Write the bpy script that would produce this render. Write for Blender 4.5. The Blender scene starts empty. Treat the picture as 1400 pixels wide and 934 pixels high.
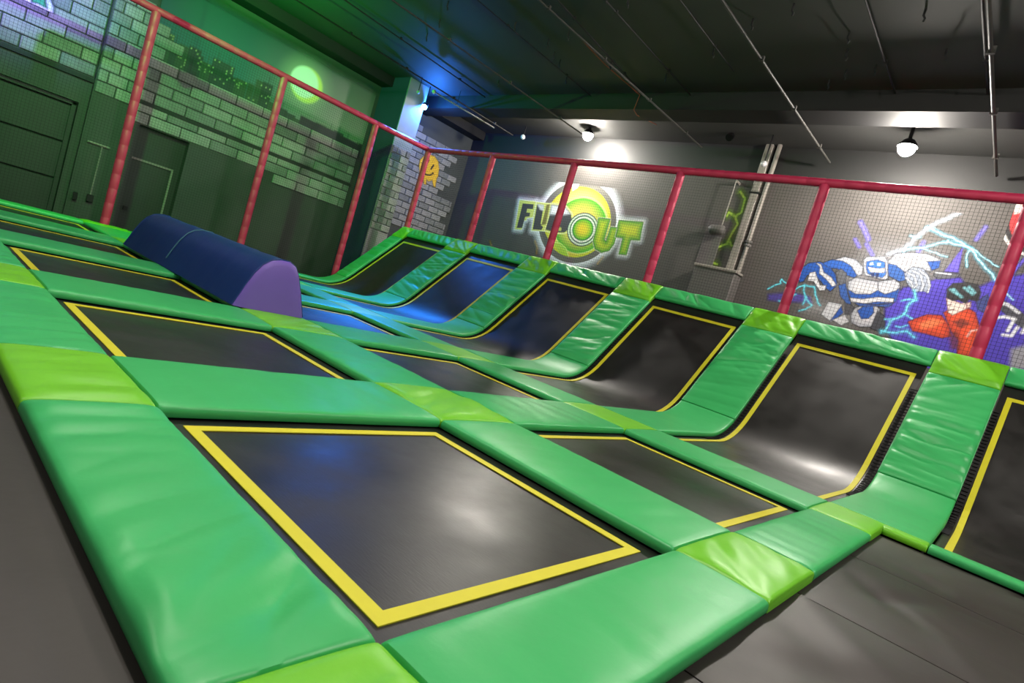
import bpy, math, random
import numpy as np
from mathutils import Vector, Matrix

# ---------------------------------------------------------------- scale / camera / light
S = 0.6                      # survey units -> metres
EYE = 1.5
scene = bpy.context.scene
COL = scene.collection
random.seed(7)
RNG = np.random.RandomState(5)

F_PX = 798.08
YAW, PITCH, ROLL = -0.7089, 0.0711, 0.2946
_fw = np.array([math.sin(YAW)*math.cos(PITCH), math.cos(YAW)*math.cos(PITCH), -math.sin(PITCH)])
_r = np.cross(_fw, [0, 0, 1]); _r /= np.linalg.norm(_r)
_u = np.cross(_r, _fw)
CR = math.cos(ROLL)*_r + math.sin(ROLL)*_u
CU = -math.sin(ROLL)*_r + math.cos(ROLL)*_u
camd = bpy.data.cameras.new('camera')
camd.sensor_width = 36.0
camd.lens = 36.0*F_PX/1400.0
camd.clip_start = 0.05
camo = bpy.data.objects.new('camera', camd)
COL.objects.link(camo)
M = Matrix(((CR[0], CU[0], -_fw[0], 0), (CR[1], CU[1], -_fw[1], 0), (CR[2], CU[2], -_fw[2], EYE*S), (0, 0, 0, 1)))
camo.matrix_world = M
scene.camera = camo
camd.dof.use_dof = True
camd.dof.focus_distance = 11.0*S
camd.dof.aperture_fstop = 9.0

vs = scene.view_settings
vs.view_transform = 'Standard'; vs.look = 'None'; vs.gamma = 1.0
vs.use_curve_mapping = False
vs.exposure = 0.15

world = bpy.data.worlds.new('world'); scene.world = world
world.use_nodes = True
bg = world.node_tree.nodes['Background']
bg.inputs[0].default_value = (0.9, 0.95, 1.0, 1)
bg.inputs[1].default_value = 0.10

# lamps of the hall that hang outside the frame, over and behind the viewer (x, y, z, watts)
HALL_LAMPS = [(-3.5, 2.5, 8.5, 520, 'over the nearest trampolines'), (4.5, 8.0, 8.5, 820, 'over the right walkway'),
              (-11.0, 3.5, 8.5, 230, 'over the third trampolines'), (-7.0, -3.5, 8.5, 300, 'behind the viewer')]
VISIBLE_LAMPS = [(-15.44, 18.8, 8.71, 620), (-3.92, 17.6, 8.28, 680)]

# the same sight lines used to survey wall paint positions
def survey(px, axis, val):
    px = np.asarray(px, float)
    d = ((px[..., 0]-700)/F_PX)[..., None]*CR - ((px[..., 1]-467)/F_PX)[..., None]*CU + _fw
    o = np.array([0, 0, EYE])
    t = (val-o[axis])/d[..., axis]
    return o + t[..., None]*d

# ---------------------------------------------------------------- helpers
def lin(c):
    c = np.asarray(c, float)/255.0
    return np.where(c <= 0.04045, c/12.92, ((c+0.055)/1.055)**2.4)

def link(o, parent=None):
    COL.objects.link(o)
    if parent is not None:
        o.parent = parent
    return o

def tag(o, label=None, cat=None, group=None, kind=None):
    if label: o['label'] = label
    if cat: o['category'] = cat
    if group: o['group'] = group
    if kind: o['kind'] = kind
    return o

def thing(name, loc, label=None, cat=None, group=None, kind=None):
    o = bpy.data.objects.new(name, None)
    o.empty_display_size = 0.1
    o.location = Vector(loc)*S
    link(o)
    return tag(o, label, cat, group, kind)

def mesh(name, verts, faces, mat, parent=None, origin=None, smooth=False, uvs=None):
    """verts in world survey units; origin = the object's own origin (or its parent's)"""
    v = np.asarray(verts, float).reshape(-1, 3)
    if parent is not None:
        org = np.array(parent['_o']) if '_o' in parent else np.array(parent.location)/S
        if parent.parent is not None:
            org = np.array(parent['_o'])
    else:
        org = np.array(origin if origin is not None else (v.min(0)+v.max(0))/2*np.array([1, 1, 0])+np.array([0, 0, v[:, 2].min()]))
    me = bpy.data.meshes.new(name)
    me.from_pydata(((v-org)*S).tolist(), [], [tuple(f) for f in faces])
    if smooth:
        me.polygons.foreach_set('use_smooth', [True]*len(me.polygons))
    if smooth:
        for p_ in me.polygons:
            if len(p_.vertices) > 8: p_.use_smooth = False
        try: me.set_sharp_from_angle(angle=math.radians(50))
        except Exception: pass
    me.materials.append(mat)
    o = bpy.data.objects.new(name, me)
    if parent is None:
        o.location = Vector(org)*S
    o['_o'] = [float(a) for a in org]
    link(o, parent)
    return o

def boxv(a, b):
    x0, y0, z0 = a; x1, y1, z1 = b
    v = [(x0,y0,z0),(x1,y0,z0),(x1,y1,z0),(x0,y1,z0),(x0,y0,z1),(x1,y0,z1),(x1,y1,z1),(x0,y1,z1)]
    f = [(0,3,2,1),(4,5,6,7),(0,1,5,4),(1,2,6,5),(2,3,7,6),(3,0,4,7)]
    return v, f

class MB:
    def __init__(s): s.v = []; s.f = []
    def add(s, v, f):
        n = len(s.v); s.v += [tuple(map(float, p)) for p in v]; s.f += [tuple(i+n for i in q) for q in f]; return s
    def box(s, a, b): return s.add(*boxv(a, b))
    def bevbox(s, a, b, r):
        x0,y0,z0 = a; x1,y1,z1 = b
        v = []
        for (sx, sy, sz) in [(i, j, k) for i in (0,1) for j in (0,1) for k in (0,1)]:
            X = x1 if sx else x0; Y = y1 if sy else y0; Z = z1 if sz else z0
            dx = -r if sx else r; dy = -r if sy else r; dz = -r if sz else r
            v += [(X, Y+dy, Z+dz), (X+dx, Y, Z+dz), (X+dx, Y+dy, Z)]
        import bmesh
        bm = bmesh.new()
        for p in v: bm.verts.new(p)
        bmesh.ops.convex_hull(bm, input=bm.verts)
        bm.verts.index_update()
        vv = [tuple(p.co) for p in bm.verts]; ff = [tuple(q.index for q in p.verts) for p in bm.faces]
        bm.free()
        return s.add(vv, ff)
    def tube(s, pts, r, n=10, cap=True):
        pts = [np.array(p, float) for p in pts]
        rs = r if hasattr(r, '__len__') else [r]*len(pts)
        rings = []
        up = None
        for i, p in enumerate(pts):
            t = pts[min(i+1, len(pts)-1)]-pts[max(i-1, 0)]
            t = t/np.linalg.norm(t)
            if up is None:
                h = np.array([0, 0, 1.0]) if abs(t[2]) < .9 else np.array([1.0, 0, 0])
            else:
                h = up
            a = np.cross(t, h); a /= np.linalg.norm(a); b = np.cross(a, t)
            up = b
            rings.append([p+rs[i]*(math.cos(2*math.pi*k/n)*a+math.sin(2*math.pi*k/n)*b) for k in range(n)])
        v = [q for R_ in rings for q in R_]
        f = []
        for i in range(len(pts)-1):
            for k in range(n):
                k2 = (k+1) % n
                f.append((i*n+k, i*n+k2, (i+1)*n+k2, (i+1)*n+k))
        if cap:
            f.append(tuple(range(n-1, -1, -1))); f.append(tuple((len(pts)-1)*n+k for k in range(n)))
        return s.add(v, f)
    def ball(s, c, r, nu=16, nv=10):
        c = np.array(c, float); rr = np.array(r if hasattr(r, '__len__') else (r, r, r), float)
        v = [c+rr*np.array([0, 0, 1])]
        for i in range(1, nv):
            th = math.pi*i/nv
            for k in range(nu):
                ph = 2*math.pi*k/nu
                v.append(c+rr*np.array([math.sin(th)*math.cos(ph), math.sin(th)*math.sin(ph), math.cos(th)]))
        v.append(c-rr*np.array([0, 0, 1]))
        f = [(0, 1+k, 1+(k+1) % nu) for k in range(nu)]
        for i in range(nv-2):
            for k in range(nu):
                a = 1+i*nu+k; b = 1+i*nu+(k+1) % nu
                f.append((a, a+nu, b+nu, b))
        e = len(v)-1; st = 1+(nv-2)*nu
        f += [(st+(k+1) % nu, st+k, e) for k in range(nu)]
        return s.add(v, f)
    def build(s, name, mat, parent=None, origin=None, smooth=False):
        return mesh(name, s.v, s.f, mat, parent, origin, smooth)

# ---------------------------------------------------------------- materials
def newmat(name):
    m = bpy.data.materials.new(name); m.use_nodes = True
    return m, m.node_tree.nodes, m.node_tree.links, m.node_tree.nodes['Principled BSDF']

def plain(name, col, rough=0.5, metal=0.0, spec=0.5, noise=0.0, nscale=6.0, bump=0.0, bscale=40.0):
    m, N, L, P = newmat(name)
    c = tuple(lin(col))+(1,)
    P.inputs['Base Color'].default_value = c
    P.inputs['Roughness'].default_value = rough
    P.inputs['Metallic'].default_value = metal
    P.inputs['Specular IOR Level'].default_value = spec
    tc = N.new('ShaderNodeTexCoord')
    if noise > 0:
        nz = N.new('ShaderNodeTexNoise'); nz.inputs['Scale'].default_value = nscale; nz.inputs['Detail'].default_value = 5
        L.new(tc.outputs['Object'], nz.inputs['Vector'])
        mx = N.new('ShaderNodeMix'); mx.data_type = 'RGBA'
        mx.inputs['A'].default_value = tuple(np.clip(np.array(c[:3])*(1-noise), 0, 1))+(1,)
        mx.inputs['B'].default_value = tuple(np.clip(np.array(c[:3])*(1+noise), 0, 1))+(1,)
        L.new(nz.outputs['Fac'], mx.inputs['Factor'])
        L.new(mx.outputs['Result'], P.inputs['Base Color'])
    if bump > 0:
        nb = N.new('ShaderNodeTexNoise'); nb.inputs['Scale'].default_value = bscale; nb.inputs['Detail'].default_value = 4
        L.new(tc.outputs['Object'], nb.inputs['Vector'])
        bp = N.new('ShaderNodeBump'); bp.inputs['Strength'].default_value = bump; bp.inputs['Distance'].default_value = 0.01
        L.new(nb.outputs['Fac'], bp.inputs['Height'])
        L.new(bp.outputs['Normal'], P.inputs['Normal'])
    return m

def bed_mat():
    m, N, L, P = newmat('trampoline_mat')
    tc = N.new('ShaderNodeTexCoord')
    n1 = N.new('ShaderNodeTexNoise'); n1.inputs['Scale'].default_value = 1.6; n1.inputs['Detail'].default_value = 6; n1.inputs['Roughness'].default_value = .65
    L.new(tc.outputs['Object'], n1.inputs['Vector'])
    cr = N.new('ShaderNodeMapRange'); cr.inputs['From Min'].default_value = .3; cr.inputs['From Max'].default_value = .7
    cr.inputs['To Min'].default_value = .31; cr.inputs['To Max'].default_value = .50
    L.new(n1.outputs['Fac'], cr.inputs['Value']); L.new(cr.outputs['Result'], P.inputs['Roughness'])
    mx = N.new('ShaderNodeMix'); mx.data_type = 'RGBA'
    mx.inputs['A'].default_value = (.006, .0057, .0054, 1); mx.inputs['B'].default_value = (.015, .0135, .0125, 1)
    L.new(n1.outputs['Fac'], mx.inputs['Factor']); L.new(mx.outputs['Result'], P.inputs['Base Color'])
    mp = N.new('ShaderNodeMapping'); mp.inputs['Scale'].default_value = (30, 140, 140)
    L.new(tc.outputs['Object'], mp.inputs['Vector'])
    n2 = N.new('ShaderNodeTexNoise'); n2.inputs['Scale'].default_value = 1.0; n2.inputs['Detail'].default_value = 2
    L.new(mp.outputs['Vector'], n2.inputs['Vector'])
    bp = N.new('ShaderNodeBump'); bp.inputs['Strength'].default_value = .12; bp.inputs['Distance'].default_value = .004
    L.new(n2.outputs['Fac'], bp.inputs['Height']); L.new(bp.outputs['Normal'], P.inputs['Normal'])
    P.inputs['Specular IOR Level'].default_value = .8
    return m

def vinyl(name, col, rough=.42):
    m, N, L, P = newmat(name)
    c = lin(col)
    tc = N.new('ShaderNodeTexCoord')
    nz = N.new('ShaderNodeTexNoise'); nz.inputs['Scale'].default_value = 3.0; nz.inputs['Detail'].default_value = 4
    L.new(tc.outputs['Object'], nz.inputs['Vector'])
    mx = N.new('ShaderNodeMix'); mx.data_type = 'RGBA'
    mx.inputs['A'].default_value = tuple(c*.90)+(1,); mx.inputs['B'].default_value = tuple(np.clip(c*1.08, 0, 1))+(1,)
    L.new(nz.outputs['Fac'], mx.inputs['Factor']); L.new(mx.outputs['Result'], P.inputs['Base Color'])
    P.inputs['Roughness'].default_value = rough
    n2 = N.new('ShaderNodeTexNoise'); n2.inputs['Scale'].default_value = 9.0; n2.inputs['Detail'].default_value = 6
    L.new(tc.outputs['Object'], n2.inputs['Vector'])
    bp = N.new('ShaderNodeBump'); bp.inputs['Strength'].default_value = .22; bp.inputs['Distance'].default_value = .012
    L.new(n2.outputs['Fac'], bp.inputs['Height']); L.new(bp.outputs['Normal'], P.inputs['Normal'])
    return m

def emit(name, col, strength):
    m, N, L, P = newmat(name)
    P.inputs['Base Color'].default_value = (1, 1, 1, 1)
    P.inputs['Emission Color'].default_value = tuple(col)+(1,)
    P.inputs['Emission Strength'].default_value = strength
    return m

def paint_mat():
    m, N, L, P = newmat('wall_paint_art')
    at = N.new('ShaderNodeAttribute'); at.attribute_name = 'paint'
    L.new(at.outputs['Color'], P.inputs['Base Color'])
    L.new(at.outputs['Alpha'], P.inputs['Alpha'])
    P.inputs['Roughness'].default_value = .6
    return m

MT = dict(
    green=vinyl('green_vinyl', (58, 178, 98)),
    lime=vinyl('lime_vinyl', (112, 196, 34)),
    bed=bed_mat(), edge_tube=plain('pale_green_lit_edge', (112, 200, 140), .5),
    tape=plain('yellow_tape', (212, 204, 40), .55, noise=.08, nscale=12),
    mat=plain('black_vinyl_mat', (52, 48, 45), .5, noise=.25, nscale=2.5, bump=.25, bscale=7),
    under=plain('black_underside', (10, 10, 10), .8),
    steel=plain('black_steel', (24, 24, 25), .45, .3),
    spring=plain('spring_steel', (70, 70, 72), .35, .9),
    pink=plain('magenta_foam_sleeve', (196, 44, 84), .5, noise=.12, nscale=9, bump=.15, bscale=30),
    net=plain('black_net_cord', (26, 25, 25), .8),
    navy=vinyl('navy_vinyl', (16, 50, 112), .45),
    purple=vinyl('purple_vinyl', (112, 84, 178), .5),
    backwall=plain('charcoal_wall_paint', (84, 80, 77), .7, noise=.12, nscale=1.2, bump=.2, bscale=25),
    leftwall=plain('dark_grey_wall_paint', (66, 70, 66), .75, noise=.2, nscale=1.0, bump=.2, bscale=25),
    upper=plain('black_upper_wall', (20, 21, 22), .8),
    brick=plain('pale_grey_brick', (146, 146, 140), .75, noise=.28, nscale=5, bump=.3, bscale=30),
    brick2=plain('mid_grey_brick', (122, 124, 120), .75, noise=.3, nscale=5, bump=.3, bscale=30),
    mortar=plain('dark_mortar', (48, 50, 48), .9),
    ceiling=plain('black_ceiling_board', (58, 58, 57), .7, noise=.15, nscale=.6, bump=.15, bscale=8),
    beam=plain('black_beam', (22, 22, 22), .7),
    rod=plain('grey_conduit', (66, 64, 61), .55, .1),
    rodd=plain('black_rod', (22, 22, 22), .6),
    orange=plain('orange_cable', (150, 70, 40), .6),
    white=plain('white_plastic', (200, 198, 202), .5),
    door=plain('dark_door_paint', (44, 52, 46), .6, noise=.15, nscale=2),
    boxm=plain('grey_housing', (96, 93, 90), .6, noise=.12, nscale=3),
    pipe=plain('grey_pipe', (140, 134, 126), .5, noise=.15, nscale=4),
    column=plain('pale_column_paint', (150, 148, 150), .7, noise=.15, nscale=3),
    columnd=plain('blue_lit_column_side', (40, 52, 92), .8, noise=.15, nscale=3),  # deep blue of the lit column side, put into the base colour
    paint=paint_mat(),
    lampb=emit('lamp_glow_blue', (.25, .5, 1.0), 40),
    lampg=emit('lamp_glow_green', (.1, 1.0, .15), 30),
    lampv=emit('lamp_glow_violet', (.35, .25, 1.0), 30),
)

# ---------------------------------------------------------------- court layout numbers
X0, PER, BW = -1.6956, 3.8686, 2.3835
Rk = lambda k: X0-PER*k            # right tape edge of column k
Lk = lambda k: X0-BW-PER*k         # left tape edge
def gap(j):                        # pad strip between column j and column j-1
    if j == 0: return (Rk(0)+.18, -.34)
    if j == 5: return (-20.42, Lk(4)-.12)
    return (Rk(j)+.12, Lk(j-1)-.12)
Y1A, Y1B, Y2A, Y2B = 1.68, 4.045, 5.62, 7.88
YF0, YF1 = .80, 1.53               # front edge pads
YM0, YM1 = 4.19, 5.38              # pads between the two flat rows
YN0, YN1 = 8.02, 9.14              # pads before the ramps
PT = .10                           # pad top
TH = math.radians(46.5); YB = 11.55; TL = .70; RB = TL/math.tan(TH/2)
YTAPE, YRIDGE = 14.55, 15.08
def ramp(s):
    """point and normal on the ramp profile at arc length s from Y=9.0"""
    l0 = YB-9.0; la = RB*TH
    if s < l0: return (9.0+s, 0.0), (0, 1)
    if s < l0+la:
        a = (s-l0)/RB
        return (YB+RB*math.sin(a), RB*(1-math.cos(a))), (-math.sin(a), math.cos(a))
    d = s-l0-la
    return (YB+RB*math.sin(TH)+d*math.cos(TH), RB*(1-math.cos(TH))+d*math.sin(TH)), (-math.sin(TH), math.cos(TH))
def s_of_y(y):
    lo, hi = 0, 12
    for _ in range(50):
        m_ = (lo+hi)/2
        if ramp(m_)[0][0] < y: lo = m_
        else: hi = m_
    return lo

# ---------------------------------------------------------------- setting
BWY, LWX, CZ, FZ = 19.9, -23.5, 9.03, -1.4
def struct(name, mb, mat, **k):
    o = mb.build(name, mat, **k); o['kind'] = 'structure'; return o
struct('floor', MB().box((LWX-.6, -8, FZ-.2), (9, BWY+.4, FZ)), plain('dark_concrete', (40, 40, 42), .7, noise=.2, nscale=1.5))
struct('floor_court_deck', MB().box((-20.75, .86, FZ), (3.2, 12.2, -.12)), MT['under'])
struct('floor_walkway', MB().box((-.80, -6, FZ), (6.5, 8.86, -.06)).box((-20.75, -6, FZ), (-.80, .86, -.06)), MT['under'])
struct('wall_back', MB().box((LWX-.6, BWY, FZ), (9, BWY+.3, CZ)), MT['backwall'])
struct('trim_7', MB().box((LWX, BWY-.006, 7.95), (9, BWY, CZ)), plain('black_paint_band', (36, 36, 36), .6, noise=.1, nscale=2))
struct('ceiling', MB().box((LWX-.6, -8, CZ), (9, BWY+.3, CZ+.25)), MT['ceiling'])
struct('trim_1', MB().box((LWX, 15.85, 8.50), (9, 16.75, CZ)), MT['beam'])
struct('trim_2', MB().box((LWX, 2, 8.62), (LWX+.8, BWY, CZ)), MT['beam'])

# left wall with two door recesses
D1 = (5.85, 7.42, 3.45)       # y0,y1,top
D2 = (-1.5, 4.15, 3.42)
mb = MB()
mb.box((LWX-.6, -8, FZ), (LWX-.32, BWY, CZ))
mb.box((LWX-.32, -8, FZ), (LWX, D2[0], CZ))
mb.box((LWX-.32, D2[0], D2[2]), (LWX, D2[1], CZ))
mb.box((LWX-.32, D2[1], FZ), (LWX, D1[0], CZ))
mb.box((LWX-.32, D1[0], D1[2]), (LWX, D1[1], CZ))
mb.box((LWX-.32, D1[1], FZ), (LWX, BWY, CZ))
wl = struct('wall_left', mb, MT['leftwall'])
# pilaster + ledges on it
struct('trim_3', MB().box((LWX, 4.38, FZ), (LWX+.16, 5.5, 8.62)), MT['leftwall'])
struct('trim_4', MB().box((LWX, -4, 4.14), (LWX+.09, 4.38, 4.26)).box((LWX, 5.5, 4.1), (LWX+.09, 13.9, 4.2)), MT['mortar'])
# column near the corner: side carries the blue light in its colour, pale front
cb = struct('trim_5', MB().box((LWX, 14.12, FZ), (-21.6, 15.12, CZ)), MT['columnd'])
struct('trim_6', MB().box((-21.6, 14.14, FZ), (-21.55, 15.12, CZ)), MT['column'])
# doors
d = thing('door_1', (LWX-.3, 6.6, FZ), kind='structure')
leaf = MB().box((LWX-.31, D1[0]+.02, FZ), (LWX-.24, D1[1]-.02, D1[2]-.02)).build('door_leaf', MT['door'], d)
MB().box((LWX-.24, D1[0]+.05, 2.30), (LWX-.19, 7.2, 2.36)).box((LWX-.24, 7.14, FZ), (LWX-.19, 7.2, 2.32)).build('door_frame', MT['pipe'], d)
MB().box((LWX-.24, 6.0, .55), (LWX-.15, 6.12, .68)).build('handle', MT['steel'], leaf)
d = thing('door_2', (LWX-.3, 1.5, FZ), kind='structure')
zz = FZ
while zz < D2[2]-.3:
    MB().bevbox((LWX-.30, D2[0]+.02, zz+.01), (LWX-.2, D2[1]-.02, zz+1.15), .02).build('door_panel', MT['door'], d)
    zz += 1.17
MB().box((LWX-.30, D2[1]-.14, FZ), (LWX-.12, D2[1]-.02, D2[2]-.02)).box((LWX-.30, D2[0]+.02, D2[2]-.12), (LWX-.12, D2[1]-.02, D2[2]-.02)).build('door_frame', MT['door'], d)

# bricks: every block its own raised piece
_bmesh = {}
def brick(x, y0, y1, z0, z1, face='x'):
    key = (round(y1-y0, 3), round(z1-z0, 3))
    mat = MT['brick'] if RNG.rand() < .6 else MT['brick2']
    key2 = key+(mat.name,)
    if key2 not in _bmesh:
        w, h = key
        q = MB().bevbox((-.05, -w/2, -h/2), (.055, w/2, h/2), .02)
        me = bpy.data.meshes.new('brick'); me.from_pydata([tuple(np.array(p)*S) for p in q.v], [], q.f); me.materials.append(mat)
        _bmesh[key2] = me
    o = bpy.data.objects.new('brick', _bmesh[key2])
    link(o, wl)
    off = np.array(wl['_o'])
    o.location = Vector((np.array([x+RNG.uniform(-.012, .012), (y0+y1)/2, (z0+z1)/2])-off))*S
    return o
nb = 0
def courses(x, y0, y1, z0, z1, bl, bh, keep=lambda y, z: True, j=.03):
    global nb
    i = 0; z = z0
    while z+bh*.6 < z1:
        y = y0-(bl/2 if i % 2 else 0)
        while y < y1-.05:
            a, b = max(y, y0), min(y+bl, y1)
            if b-a > .12 and keep((a+b)/2, z+bh/2):
                brick(x, a+j/2, b-j/2, z+j/2, z+bh-j/2); nb += 1
            y += bl
        z += bh; i += 1
def keep_main(y, z):
    top = 5.66
    if y < 6.35: top = 6.55
    if y < 5.9: top = 6.95
    bot = 3.42 if y < 9.5 else (3.3 if y < 10.5 else 2.6)
    if y > 12.0: bot = 2.0
    if y < 7.6: return 3.43 < z-.18 and z < top
    if bot-.5 < z < bot and ((int(y*7.3)+int(z*5)) % 3 == 0): return True
    return z < top and z > bot
courses(LWX, 5.55, 13.86, 3.10, 7.1, 1.0, .37, keep_main)
def keep_r(y, z):
    n = math.sin(z*5.3)*.22+math.sin(z*11.1)*.12
    right = (19.0 if z > 5.2 else 19.55)+n
    return y < right and z < 8.05-.12*(y-15)
courses(LWX, 15.2, 19.7, 3.2, 8.1, .62, .30, keep_r)
courses(-21.55, 14.15, 15.11, 2.6, 6.2, .48, .30, lambda y, z: True)
courses(LWX+.16, 4.40, 5.48, 3.9, 7.2, .54, .37, lambda y, z: True)
courses(LWX, .6, 4.36, 4.3, 7.4, .95, .38, lambda y, z: True)

# ---------------------------------------------------------------- painted wall art: pigment on fine wall-hugging sheets
class Canvas:
    def __init__(s, a0, a1, z0, z1, step):
        s.na = int((a1-a0)/step)+1; s.nz = int((z1-z0)/step)+1
        s.A, s.Z = np.meshgrid(np.linspace(a0, a1, s.na), np.linspace(z0, z1, s.nz))
        s.rgb = np.zeros(s.A.shape+(3,)); s.al = np.zeros(s.A.shape); s.step = step
        s.a0, s.a1, s.z0, s.z1 = a0, a1, z0, z1
    def sub(s, pts, pad):
        p = np.asarray(pts, float)
        i0 = int(np.clip((p[:, 0].min()-pad-s.a0)/s.step, 0, s.na-1)); i1 = int(np.clip((p[:, 0].max()+pad-s.a0)/s.step+2, 1, s.na))
        j0 = int(np.clip((p[:, 1].min()-pad-s.z0)/s.step, 0, s.nz-1)); j1 = int(np.clip((p[:, 1].max()+pad-s.z0)/s.step+2, 1, s.nz))
        return slice(j0, j1), slice(i0, i1)
    def over(s, sl, a, col):
        A0 = s.al[sl]; out = 1-(1-A0)*(1-a)
        c = np.asarray(col, float)
        if c.ndim == 1: c = np.broadcast_to(c, a.shape+(3,))
        s.rgb[sl] = (s.rgb[sl]*(A0*(1-a))[..., None]+c*a[..., None])/np.maximum(out, 1e-6)[..., None]
        s.al[sl] = out
    def segdist(s, sl, pts, closed):
        p = np.asarray(pts, float); x, z = s.A[sl], s.Z[sl]
        D = np.full(x.shape, 1e9); n = len(p)
        for i in range(n if closed else n-1):
            q0, q1 = p[i], p[(i+1) % n]; e = q1-q0; L2 = max(e@e, 1e-12)
            t = np.clip(((x-q0[0])*e[0]+(z-q0[1])*e[1])/L2, 0, 1)
            D = np.minimum(D, np.hypot(x-q0[0]-t*e[0], z-q0[1]-t*e[1]))
        return D
    def inside(s, sl, pts):
        p = np.asarray(pts, float); x, z = s.A[sl], s.Z[sl]; ins = np.zeros(x.shape, bool)
        for i in range(len(p)):
            x1, z1 = p[i]; x2, z2 = p[(i+1) % len(p)]
            if z1 == z2: continue
            c = ((z1 > z) != (z2 > z)) & (x < (x2-x1)*(z-z1)/(z2-z1)+x1); ins ^= c
        return ins
    def poly(s, pts, col, soft=.012, a=1.0, grad=None):
        sl = s.sub(pts, soft*2)
        d = s.segdist(sl, pts, True); d = np.where(s.inside(sl, pts), -d, d)
        m = np.clip(.5-d/(2*soft), 0, 1)*a
        c = lin(col)
        if grad is not None:      # second colour towards the edge, fading over 'w'
            c2, w = grad; t = np.clip(-d/w, 0, 1)[..., None]; c = lin(c2)*(1-t)+c*t
        s.over(sl, m, c)
    def line(s, pts, w, col, soft=.012, a=1.0, closed=False):
        sl = s.sub(pts, w+soft*2); d = s.segdist(sl, pts, closed)-w/2
        s.over(sl, np.clip(.5-d/(2*soft), 0, 1)*a, lin(col))
    def glow(s, pts, w, col, a=1.0, closed=False, p=1.6):
        sl = s.sub(pts, w); d = s.segdist(sl, pts, closed)
        if closed: d = np.where(s.inside(sl, pts), 0, d)
        s.over(sl, np.clip(1-d/w, 0, 1)**p*a, lin(col))
    def build(s, name, axis, val, parent=None):
        n = s.na*s.nz
        co = np.zeros((n, 3))
        if axis == 1: co[:, 0] = s.A.ravel(); co[:, 1] = val; co[:, 2] = s.Z.ravel()
        else: co[:, 0] = val; co[:, 1] = s.A.ravel(); co[:, 2] = s.Z.ravel()
        org = co.mean(0); org[2] = co[:, 2].min()
        idx = np.arange(n).reshape(s.nz, s.na)
        keep = (np.maximum.reduce([s.al[:-1, :-1], s.al[1:, :-1], s.al[:-1, 1:], s.al[1:, 1:]]) > .004)
        q = np.stack([idx[:-1, :-1], idx[:-1, 1:], idx[1:, 1:], idx[1:, :-1]], -1)[keep]
        if axis == 0: q = q      # faces +X
        used = np.unique(q); rem = np.full(n, -1); rem[used] = np.arange(len(used)); q = rem[q]
        me = bpy.data.meshes.new(name)
        me.vertices.add(len(used)); me.vertices.foreach_set('co', ((co[used]-org)*S).astype(np.float32).ravel())
        me.loops.add(q.size); me.loops.foreach_set('vertex_index', q.ravel().astype(np.int32))
        me.polygons.add(len(q)); me.polygons.foreach_set('loop_start', (np.arange(len(q))*4).astype(np.int32))
        me.update(calc_edges=True)
        at = me.color_attributes.new('paint', 'FLOAT_COLOR', 'POINT')
        at.data.foreach_set('color', np.concatenate([s.rgb.reshape(-1, 3), s.al.reshape(-1, 1)], 1)[used].astype(np.float32).ravel())
        me.materials.append(MT['paint'])
        o = bpy.data.objects.new(name, me); o.location = Vector(org)*S
        return link(o)

YP = BWY-.008
def bw(pts, ox, oy, sc):          # survey sketch points -> (X, Z) on the back wall
    p = np.asarray(pts, float)
    q = survey(np.stack([ox+p[:, 0]/sc, oy+p[:, 1]/sc], -1), 1, YP)
    return q[:, [0, 2]]

# --- club logo
cv = Canvas(-20.4, -11.6, 3.0, 7.0, .016)
lg = lambda *p: bw(p, 680, 220, 5.836)
def ell(cx, cy, a, b, n=48): return [(cx+a[0]*math.cos(t)+b[0]*math.sin(t), cy+a[1]*math.cos(t)+b[1]*math.sin(t)) for t in [2*math.pi*i/n for i in range(n)]]
AV, BV = np.array((300, 50)), np.array((75, -325))
ring = lambda f, c=(640, 488): lg(*ell(c[0], c[1], AV*f, BV*f))
Fo = lg((178, 312), (308, 325), (285, 450), (238, 456), (232, 475), (208, 478), (205, 520), (192, 550), (138, 545))
Fi = lg((202, 340), (290, 346), (284, 385), (238, 382), (232, 412), (262, 414), (256, 444), (222, 446), (198, 535), (155, 535))
Lo = lg((312, 328), (420, 340), (388, 515), (400, 525), (385, 562), (272, 556))
Li = lg((318, 345), (372, 352), (345, 500), (365, 530), (350, 552), (282, 546))
Po = lg((425, 335), (545, 352), (598, 420), (605, 470), (580, 545), (545, 580), (455, 582), (375, 558), (410, 440))
Pi = lg((432, 348), (540, 362), (588, 425), (592, 470), (565, 545), (535, 572), (460, 570), (385, 548), (415, 440))
Uo = lg((808, 458), (898, 466), (850, 625), (868, 648), (905, 530), (962, 536), (930, 660), (890, 715), (830, 730), (780, 700), (765, 640), (790, 540))
To = lg((972, 476), (1162, 490), (1135, 632), (1062, 628), (1028, 748), (970, 742), (1003, 615), (945, 605))
halo = (228, 232, 240)
cv.glow(ring(1.03), .42, halo, .95, True)
for o_ in (Fo, Lo, Po, Uo, To): cv.glow(o_, .30, halo, .9, True)
cv.poly(ring(1.0), (92, 88, 84)); cv.poly(ring(.985), (108, 104, 98), .02)
cv.poly(ring(.86), (238, 214, 120), .015, grad=((196, 200, 30), .5))
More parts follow.
